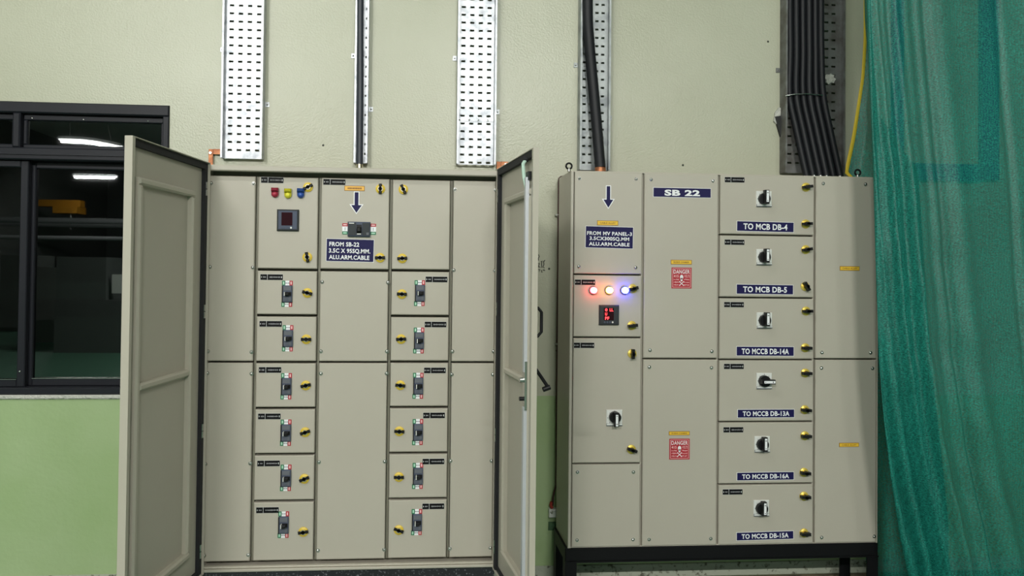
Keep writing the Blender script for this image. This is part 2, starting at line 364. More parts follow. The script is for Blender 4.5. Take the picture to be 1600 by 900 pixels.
# broken plaster beside the cable bundle
b = MB(); pl = [(1208,190),(1210,176),(1216,168),(1222,172),(1223,196),(1214,196)]
b.prism([(c(*q).x, c(*q).z) for q in pl], YW-.012, YW, 'plaster'); b.build('plaster_patch', wall_o)
b = MB(); pl = [(1209,183),(1222,181),(1222,230),(1218,214)]
b.prism([(c(*q).x, c(*q).z) for q in pl], YW-.014, YW, 'hole_dark'); b.build('plaster_crack', wall_o)
for px, py in ((871,536),(870,548),(858,420),(402,214),(505,227),(1067,258),(1200,65)):
    b = MB(); b.dome(P(px, py, YW), (0,-1,0), .006, .003, 'marker', n=8, k=2); b.build('wall_plug', wall_o)

# ------------------------------------------------------------------ parts shared by both boards
def m_lock(ring, ang, reach):
    def f(b):
        b.cyl((0,0,0), (0,-1,0), .0215, .004, ring, n=24); b.cyl((0,-.004,0), (0,-1,0), .0205, .003, ring, n=24, r2=.014)
        b.cyl((0,-.007,0), (0,-1,0), .0115, .006, 'brass_pale' if ring == 'yellow_plastic' else 'brass', n=16)
        ca, sa = math.cos(ang), math.sin(ang); fr = (Vector((0,0,0)), Vector((ca,0,sa)), Vector((0,1,0)), Vector((-sa,0,ca)))
        b.box(-.0225, .0225, -.014-reach, -.008, -.0068, .0068, 'black_plastic', ch=.003, fr=fr)
        b.cyl((0,-.008,0), (0,-1,0), .009, .006+reach, 'black_plastic', n=12)
    return f
def lock(door, p, ang, style):
    k = ('lock', style, round(ang))
    inst('lock', k, m_lock('yellow_plastic' if style == 1 else 'gold_ring', R(ang), .0 if style == 1 else .018), p, door)
def m_screw(b):
    b.cyl((0,0,0), (0,-1,0), .0085, .002, 'steel', n=14); b.dome((0,-.002,0), (0,-1,0), .0065, .005, 'steel', n=12, k=4)
def screw(pan, p): inst('screw', 'screw', m_screw, p, pan)
def m_plate(seed):
    def f(b):
        rr = random.Random(seed); w, h = .049, .0125
        b.box(-w-.0009, w+.0009, -.0008, 0, -h-.0009, h+.0009, 'white_plastic'); b.box(-w, w, -.0016, -.0008, -h, h, 'black_print')
        def bars(x0, x1, hh):
            x = x0
            while x < x1:
                a = rr.uniform(.0012, .0026); z = rr.uniform(.6, 1)*hh
                b.box(x, x+a*.7, -.002, -.0016, -z, z, 'label_grey'); x += a+.0012
        b.box(-w+.004, -w+.006, -.002, -.0016, -.003, .003, 'white_print'); bars(-w+.012, -w+.024, .0036)
        b.box(-w+.030, -w+.0312, -.002, -.0016, -h, h, 'white_print'); bars(-w+.040, w-.012, .0032); b.box(w-.007, w-.0045, -.002, -.0016, -.004, .004, 'white_print')
    return f
def nameplate(door, p): s = random.randrange(10**6); inst('nameplate', ('np', s), m_plate(s), p, door, 'black nameplate with small white print')
def sign(door, x0, x1, z0, z1, y, lines, align='C', tilt=0, name='sign', label=None, mt='navy', ink='white_print'):
    b = MB(); cx, cz = (x0+x1)/2, (z0+z1)/2; w, h = x1-x0, z1-z0
    b.box(-w/2-.002, w/2+.002, -.0006, 0, -h/2-.002, h/2+.002, 'white_print'); b.box(-w/2, w/2, -.0012, -.0006, -h/2, h/2, mt)
    for t, fx, fz, fw, fh, bold in lines:
        b.text(t, -w/2+fx*w, -h/2+fz*h, -.0017, fh*h, ink, w=fw*w, align=align, bold=bold)
    ca, sa = math.cos(tilt), math.sin(tilt); b.v = [(x*ca-z*sa, q, x*sa+z*ca) for x, q, z in b.v]
    b.v = [(x+cx, q+y, z+cz) for x, q, z in b.v]
    return b.build(name, door, origin=(cx, y, cz), label=label)
def yellow_tag(door, x0, x1, z0, z1, y, txt, mt='tag_yellow'):
    b = MB(); w, h = x1-x0, z1-z0; cx, cz = (x0+x1)/2, (z0+z1)/2
    b.box(x0, x1, y-.0012, y, z0, z1, 'tag_brown'); e = .0022; b.box(x0+e, x1-e, y-.0018, y-.0012, z0+e, z1-e, mt)
    if txt: b.text(txt, cx, cz-h*.17, y-.0022, h*.34, 'tag_brown', w=w*.74, align='C', bold=.02)
    else:
        x = x0+w*.16; rr = random.Random(3)
        while x < x1-w*.16: a = rr.uniform(.002, .004); b.box(x, x+a, y-.0022, y-.0018, cz-h*.16, cz+h*.16, 'tag_brown'); x += a+.0008
    b.build('tag', door, origin=(cx, y, cz), label='small yellow tag')
def arrow(door, px, pt, pn, pb, Y, name='arrow_sticker'):
    x = P(px, pn, Y).x; zt, zn, zb = P(px, pt, Y).z, P(px, pn, Y).z, P(px, pb, Y).z; sw, hw = .0085, .0235
    b = MB(); e = .004
    def shp(e): return [(x-sw-e, zt+e), (x+sw+e, zt+e), (x+sw+e, zn+e), (x+hw+2*e, zn+e), (x, zb-1.6*e), (x-hw-2*e, zn+e), (x-sw-e, zn+e)][::-1]
    b.prism(shp(e), Y-.0006, Y, 'white_print'); b.prism(shp(0), Y-.0014, Y-.0006, 'navy')
    b.build(name, door, origin=(x, Y, zn), label='navy arrow pointing down')
def m_onoff(b):
    w, h = .0235, .0105
    b.box(-w, -w+.0145, -.0012, 0, -h, h, 'green_print'); b.box(-w+.0145, w-.0145, -.0012, 0, -h, h, 'white_print'); b.box(w-.0145, w, -.0012, 0, -h, h, 'red_print')
    b.box(-w+.0045, -w+.010, -.0016, -.0012, -h+.004, h-.004, 'mint_print'); b.box(w-.010, w-.0045, -.0016, -.0012, -h+.004, h-.004, 'pink_print')
    b.box(-.006, .006, -.0016, -.0012, -.001, .001, 'grey_plastic')
    b.prism([(-.009, 0), (-.005, -.003), (-.005, .003)], -.0016, -.0012, 'grey_plastic'); b.prism([(.009, 0), (.005, .003), (.005, -.003)], -.0016, -.0012, 'grey_plastic')
def m_breaker(b):
    w, h = .022, .037
    b.box(-w, w, -.012, 0, -h, h, 'slate_plastic', ch=.002); b.box(-w, -w+.004, -.0145, 0, -h, h, 'black_plastic')
    b.box(-.016, .018, -.0135, -.012, .014, .033, 'grey_plastic', ch=.001); b.box(-.016, .018, -.0135, -.012, -.032, -.014, 'grey_plastic', ch=.001)
    for k in range(3): b.box(-.013, .008, -.0142, -.0135, -.029+k*.005, -.027+k*.005, 'slate_plastic')
    b.box(-.014, .019, -.0128, -.012, -.009, .009, 'black_plastic')
def m_toggle(b):
    b.box(-.009, .009, -.024, 0, -.0065, .0065, 'black_plastic', ch=.003); b.box(-.0125, -.009, -.02, 0, -.0085, .0085, 'white_plastic')
def breaker(root, px, py, Y):
    p = P(px, py, Y); bk = inst('circuit_breaker', 'cb', m_breaker, p, root)
    inst('toggle', 'cbt', m_toggle, p+Vector((.003, -.0128, .0)), bk)
    for dz in (.0475, -.0475): inst('position_label', 'cbl', m_onoff, p+Vector((-.0005 if dz > 0 else -.002, 0, dz)), bk, 'green, white and red position label')
def meter(root, px, py, Y, lit):
    p = P(px, py, Y); x, z = p.x, p.z; b = MB(); a = .0475
    b.box(x-a, x+a, Y-.012, Y, z-a, z+a, 'dark_plastic', ch=.004); b.box(x-a+.007, x+a-.007, Y-.0135, Y-.012, z-a+.007, z+a-.007, 'slate_plastic' if not lit else 'dark_plastic', ch=.001)
    o = b.build('power_meter', root, origin=p)
    b = MB(); b.box(x-.027, x+.021, Y-.0148, Y-.0135, z-.024, z+.034, 'display'); d = b
    if lit:
        y = Y-.0153
        for t, tx, tz, w in (('0', -.021, .018, .011), ('LL', .001, .018, .017), ('U', -.021, -.002, .010), ('PF', -.021, -.0215, .020)): d.text(t, x+tx, z+tz, y, .0135, 'digit_red', w=w, bold=.03)
    d.build('display', o)
    for k in range(4):
        b = MB(); q = Vector((x-.022+.0125*k, Y-.0135, z-.034)); b.cyl(q, (0,-1,0), .0042, .003, 'white_plastic' if k == 3 else 'slate_plastic', n=12); b.build('button', o, origin=q)
def hooded_lamp(root, px, py, Y, c):
    p = P(px, py, Y); w, zt = .0155, .0205; b = MB()
    pts = [(p.x-w, p.z+zt), (p.x-w, p.z-.004)]+[(p.x+w*math.cos(R(a)), p.z-.007+w*math.sin(R(a))*.95) for a in range(190, 351, 16)]+[(p.x+w, p.z-.004), (p.x+w, p.z+zt)]
    b.prism(pts, Y-.009, Y, c+'_off'); b.box(p.x-w, p.x+w, Y-.021, Y-.009, p.z+zt-.016, p.z+zt, c+'_off', ch=.005)
    o = b.build('indicator_lamp', root, origin=p, label={'red': 'dark red', 'yellow': 'yellow', 'blue': 'dark blue'}[c]+' unlit indicator lamp')
    b = MB(); b.dome((p.x, Y-.009, p.z-.0075), (0,-1,0), .0115, .009, c+'_dim'); b.build('lens', o)
def lit_lamp(root, px, py, Y, c):
    p = P(px, py, Y); b = MB(); b.cyl((p.x, Y, p.z), (0,-1,0), .0195, .008, 'dark_plastic', n=24)
    o = b.build('indicator_lamp', root, origin=p, label=c+' indicator lamp, lit')
    b = MB(); b.cyl((p.x, Y-.008, p.z), (0,-1,0), .0155, .016, c+'_lit', n=20); b.dome((p.x, Y-.024, p.z), (0,-1,0), .0155, .008, c+'_lit'); b.build('lens', o)
def rotary(root, px, py, Y, ang, kx, ky):
    p = P(px, py, Y); b = MB(); a = .038
    b.box(-a, a, -.006, 0, -a, a, 'white_plastic', ch=.002); b.box(-a, a, -.008, -.006, -a, -a+.012, 'grey_plastic'); b.box(-a+.001, a-.001, -.009, -.006, -a+.004, -a+.011, 'white_plastic')
    for q in range(8):
        t = R(q*45); b.box(.0315*math.cos(t)-.001, .0315*math.cos(t)+.001, -.0066, -.006, .0315*math.sin(t)-.003, .0315*math.sin(t)+.003, 'grey_plastic')
    b.v = [tuple(Vector(v)+p) for v in b.v]; o = b.build('rotary_switch', root, origin=p)
    c = p+Vector((kx, -.006, ky)); b = MB(); b.cyl(c, (0,-1,0), .028, .016, 'black_plastic', n=28, r2=.027)
    ca, sa = math.cos(R(ang)), math.sin(R(ang)); fr = (c, Vector((ca,0,sa)), Vector((0,1,0)), Vector((-sa,0,ca)))
    b.box(-.026, .040, -.042, -.016, -.0105, .0105, 'black_plastic', ch=.004, fr=fr); b.build('knob', o)
    b = MB(); b.box(-.018, .036, -.0428, -.042, -.0058, .0058, 'white_print', fr=fr); b.box(.024, .027, -.0432, -.0428, -.004, .004, 'black_print', fr=fr); b.box(-.013, -.010, -.0432, -.0428, -.002, .002, 'black_print', fr=fr); b.build('pointer', o)
def front(name, root, x0, x1, z0, z1, Y, t=.048, label=None):
    b = MB(); b.box(x0, x1, Y, Y+t, z0, z1, 'panel', ch=.0035); return b.build(name, root, origin=((x0+x1)/2, Y, z0), label=label)

# ------------------------------------------------------------------ the board with both outer doors open
Y1 = 3.37; YF1 = 3.345; k1 = YF1/Y1
XL, XR, ZT, ZB = -.919*k1, .383*k1, .463*k1+ZC, -1.324*k1+ZC
C1 = [-.914, -.698, -.423, -.107, .167, .375]; ZPT, ZPM, ZPB = .42+ZC, -.406+ZC, -1.285+ZC
board = thing('distribution_board', ((XL+XR)/2, YF1, ZB), 'tall grey panel board with both outer doors swung open, left of the other board', 'electrical panel')
b = MB(); yb = YW-.02; t = .012
b.box(XL, XL+t, YF1, yb, ZB, ZT, 'panel'); b.box(XR-t, XR, YF1, yb, ZB, ZT, 'panel'); b.box(XL+t, XR-t, YF1, yb, ZT-t, ZT, 'panel'); b.box(XL+t, XR-t, YF1, yb, ZB, ZB+t, 'panel')
b.box(XL+t, XR-t, Y1+.05, yb, ZB+t, ZT-t, 'carcass_shaded')
# folded rim of the opening
b.box(XL, XR, YF1-.012, YF1+.008, ZT-.026, ZT, 'panel', ch=.004); b.box(XL, XR, YF1-.012, YF1+.008, ZB, ZB+.012, 'panel', ch=.003); b.box(XL+.004, XR-.004, YF1-.004, YF1+.016, ZB+.012, ZB+.021, 'panel_edge', ch=.004)
b.box(XL, XL+.011, YF1-.012, YF1+.008, ZB+.012, ZT-.026, 'panel', ch=.003); b.box(XR-.011, XR, YF1-.012, YF1+.008, ZB+.012, ZT-.026, 'panel', ch=.003)
for xm in C1[1:5]: b.box(xm-.005, xm+.005, Y1+.02, Y1+.05, ZPB, ZPT, 'carcass_shaded')
b.build('body', board)
G = .0075
def zrow(px, py): return P(px, py, Y1).z
def rows(px, ys): return [zrow(px, y) for y in ys]
# screw covers at the two sides
for (x0, x1, scr) in ((C1[0], C1[1], [[(330,286),(396,287),(328,417),(395,418),(325,549),(393,550)], [(324,583),(393,584),(321,725),(391,724),(319,868),(388,867)]]),
                      (C1[4], C1[5], [[(711,296),(774,297),(709,422),(773,423),(707,549),(771,549)], [(706,585),(770,585),(704,720),(768,720),(703,857),(766,856)]])):
    for (z0, z1), sc in zip(((ZPM, ZPT), (ZPB, ZPM)), scr):
        pn = front('cover_panel', board, x0+G, x1-G, z0+G*.6, z1-G*.6, Y1)
        for q in sc: screw(pn, P(*q, Y1))
# middle column
r2 = rows(555, [422.8, 566])
dB = front('compartment_door', board, C1[2]+G, C1[3]-G, r2[0]+G, ZPT-G*.6, Y1)
for (z0, z1), sc in zip(((r2[1], r2[0]), (ZPB, r2[1])), ([(503.5,440.5),(606,441.5),(501.5,549),(604.5,549)], [(501.5,583.5),(604,583.5),(498.5,722),(601,721),(497,860),(600,858.5)])):
    pn = front('cover_panel', board, C1[2]+G, C1[3]-G, z0+G*.6, z1-G*.6, Y1)
    for q in sc: screw(pn, P(*q, Y1))
nameplate(dB, P(522.5, 284.5, Y1)); lock(dB, P(594.4, 295.2, Y1), 90, 1); lock(dB, P(593.9, 402.7, Y1), 2, 1)
a0, a1 = P(538, 298, Y1), P(570, 290.7, Y1); yellow_tag(dB, a0.x, a1.x, a0.z, a1.z, Y1, None, 'tag_orange')
arrow(dB, 557, 300.5, 320.5, 332.5, Y1)
a0, a1 = P(510, 408, Y1), P(584, 374.6, Y1)
sign(dB, a0.x, a1.x, a0.z, a1.z, Y1, [('FROM SB-22', .055, .68, .635, .19, .028), ('3.5C X 95SQ.MM.', .05, .385, .88, .19, .028), ('ALU.ARM.CABLE', .055, .09, .86, .19, .028)], align='L', tilt=R(-.7), label='navy sign with white lettering')
# main breaker, lying on its side
p = P(561.2, 358.3, Y1); b = MB(); w, h = .050, .033
b.box(-w, w, -.014, 0, -h, h, 'slate_plastic', ch=.003); b.box(-w+.003, -.013, -.016, -.014, -h+.005, h-.005, 'dark_plastic', ch=.001); b.box(.015, w-.003, -.016, -.014, -h+.005, h-.005, 'dark_plastic', ch=.001)
b.box(-w+.006, -w+.028, -.0166, -.014, h-.009, h-.005, 'white_plastic'); b.box(w-.017, w-.006, -.0166, -.014, -h+.007, -h+.018, 'grey_plastic'); b.box(-.011, .012, -.0150, -.014, -h+.006, h-.013, 'black_plastic')
b.v = [tuple(Vector(v)+p) for v in b.v]; mb_ = b.build('main_breaker', board, origin=p)
b = MB(); b.box(p.x-.009, p.x+.010, Y1-.034, Y1-.014, p.z-.013, p.z+.008, 'black_plastic', ch=.004); b.box(p.x-.008, p.x+.009, Y1-.019, Y1-.015, p.z-.0245, p.z-.0195, 'white_plastic'); b.build('toggle', mb_)
for sx in (-1, 1):
    x = p.x+sx*(w+.0125); b = MB()
    for mt, z0, z1 in (('red_print', .012, .026), ('white_print', -.010, .012), ('green_print', -.024, -.010)): b.box(x-.0125, x+.0125, Y1-.0012, Y1, p.z+z0, p.z+z1, mt)
    b.box(x-.008, x+.008, Y1-.0016, Y1-.0012, p.z+.017, p.z+.022, 'pink_print'); b.box(x-.008, x+.008, Y1-.0016, Y1-.0012, p.z-.0195, p.z-.0145, 'mint_print'); b.box(x-.001, x+.001, Y1-.0016, Y1-.0012, p.z-.006, p.z+.008, 'grey_plastic')
    b.build('position_label', mb_, label='red, white and green position label')
# second column: metering door and six feeder doors
def column(x0, x1, ys, px):
    z = [ZPT]+rows(px, ys)+[ZPB]
    return [front('compartment_door', board, x0+G, x1-G, z[i+1]+G*.75, z[i]-G*.75, Y1) for i in range(7)]
ds = column(C1[1], C1[2], [421.5, 493, 566, 638, 710, 783], 447)
nameplate(ds[0], P(425.5, 281.5, Y1)); lock(ds[0], P(481.5, 292.5, Y1), 28, 1); lock(ds[0], P(480.3, 401.8, Y1), 100, 1)
for px, py, c in ((430, 301, 'red'), (450.3, 302.4, 'yellow'), (470.2, 302, 'blue')): hooded_lamp(board, px, py, Y1, c)
meter(board, 450.2, 344.2, Y1, False)
for d, npl, cb, lk, an in zip(ds[1:], ((424.5,433),(423,506),(422,578),(421,650.5),(419.7,724),(418,797)), ((449,459),(450,528.5),(447.7,603.5),(447,676),(447,746.5),(443.3,819.7)),
                              ((480.4,457.5),(478.7,530),(478,602),(477,675),(475.6,747.8),(474,830.7)), (-14, 0, 12, 18, 22, 8)):
    nameplate(d, P(*npl, Y1)); breaker(board, *cb, Y1); lock(d, P(*lk, Y1), an, 1)
# fourth column: blank door and six feeder doors
ds = column(C1[3], C1[4], [422.8, 494, 565.5, 636.5, 708, 779.5], 658)
lock(ds[0], P(630.2, 296, Y1), 115, 1); lock(ds[0], P(628.5, 403.7, Y1), 4, 1)
for d, npl, cb, lk, an in zip(ds[1:], ((682,436.6),(680.5,507),(679.5,578.7),(678.2,649),(677.2,721),(677,791)), ((656,458),(654.7,532),(653.5,602.7),(653,675),(653,743.5),(651.4,815.7)),
                              ((628,459.4),(626.8,529.7),(625.6,601.8),(624,673.6),(623.3,745),(623,827.8)), (-2, 3, -6, -3, 0, -20)):
    nameplate(d, P(*npl, Y1)); breaker(board, *cb, Y1); lock(d, P(*lk, Y1), an, 1)

# the two outer doors, swung wide open
def outer_door(left):
    if left: H = Vector((XL-.004, YF1-.010, 0)); d = Vector((-math.sin(R(8.2)), -math.cos(R(8.2)), 0)); n = Vector((-d.y, d.x, 0))
    else: H = Vector((XR+.004, YF1-.010, 0)); d = Vector((math.sin(R(6.6)), -math.cos(R(6.6)), 0)); n = Vector((d.y, -d.x, 0))
    # n points to the inside of the door
    if left and n.x < 0: n = -n
    if not left and n.x > 0: n = -n
    fr = (H, d, n, Vector((0,0,1)))
    def SZ(px, py, off=0): q = PP(px, py, H+n*off, n); return (q-H).dot(d), q.z
    wd = SZ(191 if left else 838.5, 500)[0]
    z0, z1 = ZB-.004, ZT+.006; b = MB(); sk = .003; fl = .026 if left else .019
    b.box(0, wd, -sk, 0, z0, z1, 'panel', fr=fr); b.box(0, wd, 0, fl, z1-.003, z1, 'panel', fr=fr); b.box(0, wd, 0, fl, z0, z0+.003, 'panel', fr=fr)
    b.box(wd-.003, wd, 0, fl, z0+.003, z1-.003, 'panel_edge', fr=fr); b.box(0, .003, 0, fl, z0+.003, z1-.003, 'panel_edge', fr=fr); b.box(wd-.018, wd-.003, fl-.003, fl, z0+.003, z1-.003, 'panel_edge', fr=fr)
    o = b.build('outer_door', board, origin=(H.x, H.y, z0))
    b = MB(); b.box(.004, wd-.02, 0, .016, z1-.030, z1-.004, 'rubber', fr=fr); b.box(.004, .03, 0, .016, z0+.004, z1-.030, 'rubber', fr=fr); b.box(.03, wd-.02, 0, .010, z0+.004, z0+.02, 'rubber', fr=fr); b.build('gasket', o)
    return o, fr, SZ, wd, z0, z1, H, d, n
def stiff(o, fr, s0, s1, z0, z1):             # pressed hat-section bar
    b = MB(); ex, en, ez = fr[1], fr[2], fr[3]
    fr2 = (fr[0]+en*.024, ex, en*-1, ez); b.box(s0, s1, 0, .024, z0, z1, 'panel_edge', ch=.007, fr=fr2); b.build('stiffener', o)
def hinges(o, x, zs):
    for z in zs:
        b = MB(); b.cyl((x, YF1-.026, z-.03), (0,0,1), .008, .028, 'steel', n=12); b.cyl((x, YF1-.026, z+.001), (0,0,1), .008, .028, 'steel', n=12); b.cyl((x, YF1-.026, z-.034), (0,0,1), .0045, .068, 'black_plastic', n=8); b.build('hinge', o)
o, fr, SZ, wd, z0, z1, H, d, n = outer_door(True)
wb = .027
sA, zA = SZ(304.5, 300, .018); sB, zB = SZ(217, 274, .018); sM, zM = SZ(223, 603, .018); sC, zC = SZ(293, 864, .018)
zt_ = SZ(260, 287, .018)[1]; zm_ = SZ(260, 593, .018)[1]
stiff(o, fr, sA, sB, zt_-wb, zt_); stiff(o, fr, sA, sA+wb, zC, zt_-wb); stiff(o, fr, sB-wb, sB, zC, zt_-wb); stiff(o, fr, sA+wb, sB-wb, zm_-wb/2, zm_+wb/2); stiff(o, fr, sA, sB, zC-wb, zC)
hinges(o, XL+.006, [P(319, 296, YF1).z, P(313, 671, YF1).z, P(309, 858, YF1).z, P(316, 486, YF1).z])
o, fr, SZ, wd, z0, z1, H, d, n = outer_door(False)
sA, _ = SZ(788, 400, .018); sB, _ = SZ(829, 400, .018); zt_ = SZ(808, 302, .018)[1]; zm_ = SZ(806, 588, .018)[1]; zC = SZ(786, 862, .018)[1]
stiff(o, fr, sA, sB, zt_-wb, zt_); stiff(o, fr, sA, sA+wb, zC, zt_-wb); stiff(o, fr, sB-wb, sB, zC, zt_-wb); stiff(o, fr, sA+wb, sB-wb, zm_-wb/2, zm_+wb/2); stiff(o, fr, sA, sB, zC-wb, zC)
hinges(o, XR-.006, [P(782, 307, YF1).z, P(779, 482, YF1).z, P(777, 677, YF1).z, P(776, 850, YF1).z])
b = MB(); sr = wd-.05                          # locking rods and their gearbox near the free edge
b.box(sr-.011, sr+.011, .022, .036, ZC-.37, ZC+.36, 'zinc_white', fr=fr); b.box(sr-.011, sr+.011, .022, .036, z0+.10, ZC-.50, 'zinc_white', fr=fr); b.build('lock_rod', o)
b = MB(); b.box(sr-.016, sr+.016, 0, .034, ZC-.51, ZC-.33, 'steel', fr=fr); b.cyl(H+d*sr+n*.03+Vector((0,0,ZC-.40)), n, .010, .02, 'steel'); b.cyl(H+d*sr+n*.03+Vector((0,0,ZC-.47)), n, .008, .02, 'black_plastic'); b.build('rod_gear', o)
for zz in (z1-.10, z0+.14):
    b = MB(); b.box(sr-.018, sr+.018, 0, .028, zz-.016, zz+.016, 'black_plastic', ch=0, fr=fr); b.build('rod_guide', o)
b = MB(); q = lambda s, z, e: H+d*s+n*e+Vector((0,0,z))
b.tube([q(wd-.10, z1-.03, .02), q(wd-.085, z1-.05, .035), q(wd-.07, z1-.10, .035), q(wd-.055, z1-.14, .03), q(wd-.05, z1-.17, .026)], .007, 'mint_tape', ry=.004); b.cyl(q(wd-.10, z1-.03, .012), n, .010, .02, 'rubber'); b.build('earth_strap', o, label='pale green earthing strap')
def q2(px, py, e): s, z = SZ(px, py, -e); return H+d*s-n*e+Vector((0,0,z))
hx = wd-.06
za, zb_ = P(842, 482, 2.75).z, P(842, 527, 2.75).z
b = MB(); q = lambda e, z: H+d*hx-n*e+Vector((0,0,z))
b.tube([q(.0, za), q(.022, za), q(.036, za-.016), q(.036, zb_+.016), q(.022, zb_), q(.0, zb_)], .0062, 'black_plastic', n=10); b.build('pull_handle', o, label='black bow handle')
zc_, zd_ = P(838, 573, 2.75).z, P(838, 632, 2.75).z
b = MB(); b.box(hx-.014, hx+.014, -.016, -.003, zd_, zc_, 'black_plastic', fr=fr); b.tube([q(.014, zc_-.012), q(.068, zc_-.088)], .0065, 'black_plastic', n=8); b.tube([q(.072, zc_-.083), q(.045, zc_-.092)], .010, 'black_plastic', n=10); b.build('swing_handle', o, label='black swing handle tilted out')

# plinth under the board
b = MB(); b.box(XL+.004, XR-.004, YF1+.012, YW-.03, 0, ZB-.001, 'granite')
tag(b.build('plinth', origin=((XL+XR)/2, YF1, 0)), 'black speckled stone plinth under the open panel board', 'plinth')

# ------------------------------------------------------------------ the closed switchboard on its stand
Y2 = 3.48; D2 = 3.768
X2 = [.737, 1.087, 1.460, 1.939, 2.258]; ZT2, ZM2, ZB2 = .487+ZC, -.401+ZC, -1.29+ZC
sb = thing('switchboard', ((X2[0]+X2[4])/2, Y2, ZB2), 'grey closed switchboard with lit indicator lamps standing on a black steel stand', 'electrical panel')
b = MB(); b.box(X2[0], X2[4], Y2+.034, D2, ZB2+.001, ZT2-.001, 'carcass_shaded'); b.box(X2[0]-.001, X2[0]+.013, Y2-.002, D2+.001, ZB2, ZT2, 'panel', ch=.002); b.box(X2[4]-.004, X2[4]+.001, Y2, D2+.001, ZB2, ZT2, 'panel')
b.box(X2[0], X2[4], Y2+.006, D2, ZT2-.004, ZT2+.0015, 'panel'); b.box(X2[0], X2[4], Y2+.006, D2, ZB2, ZB2+.004, 'panel')
for xm in X2[1:4]: b.box(xm-.004, xm+.004, Y2+.018, Y2+.034, ZB2+.004, ZT2-.004, 'panel')
b.build('body', sb)
G2 = .0055
def r2z(px, py): return P(px, py, Y2).z
def pan2(name, x0, x1, z0, z1): return front(name, sb, x0+G2, x1-G2, z0+G2*.7, z1-G2*.7, Y2, t=.033)
zz = [ZT2, r2z(945, 429), r2z(945, 527.3), r2z(945, 724.5), ZB2]; xa = X2[0]+.012
pA = pan2('cover_panel', xa, X2[1], zz[1], zz[0]); pB = pan2('compartment_door', xa, X2[1], zz[2], zz[1]); pC = pan2('compartment_door', xa, X2[1], zz[3], zz[2]); pD = pan2('cover_panel', xa, X2[1], zz[4], zz[3])
for pn, sc in ((pA, [(905.3,279),(993.8,279.9),(904.4,416.7),(993,418)]), (pD, [(902.2,737.6),(989.6,737.6),(901.5,844),(989,842.8)])):
    for q_ in sc: screw(pn, P(*q_, Y2))
arrow(pA, 950.5, 291, 312, 324.5, Y2)
a0, a1 = P(932.8, 352, Y2), P(966, 345, Y2); yellow_tag(pA, a0.x, a1.x, a0.z, a1.z, Y2, 'CABLE ALLEY')
a0, a1 = P(915, 387, Y2), P(989, 355, Y2)
sign(pA, a0.x, a1.x, a0.z, a1.z, Y2, [('FROM MV PANEL-3', .5, .60, .95, .17, .025), ('3.5CX300SQ.MM', .5, .36, .84, .165, .025), ('ALU.ARM.CABLE', .5, .10, .86, .165, .025)], tilt=R(-.8), label='navy sign with white lettering')
nameplate(pB, P(914, 441, Y2)); lock(pB, P(988, 451, Y2), 15, 2); lock(pB, P(987, 508.5, Y2), 8, 2)
for px, c in ((926.4, 'red'), (951, 'yellow'), (975.3, 'blue')): lit_lamp(sb, px, 453.5, Y2, c)
meter(sb, 951, 492, Y2, True)
nameplate(pC, P(912.5, 539.5, Y2)); lock(pC, P(987.4, 552.5, Y2), 90, 2); lock(pC, P(986.2, 701.9, Y2), -18, 2)
rotary(sb, 959.5, 652.5, Y2, -90, .001, .004)
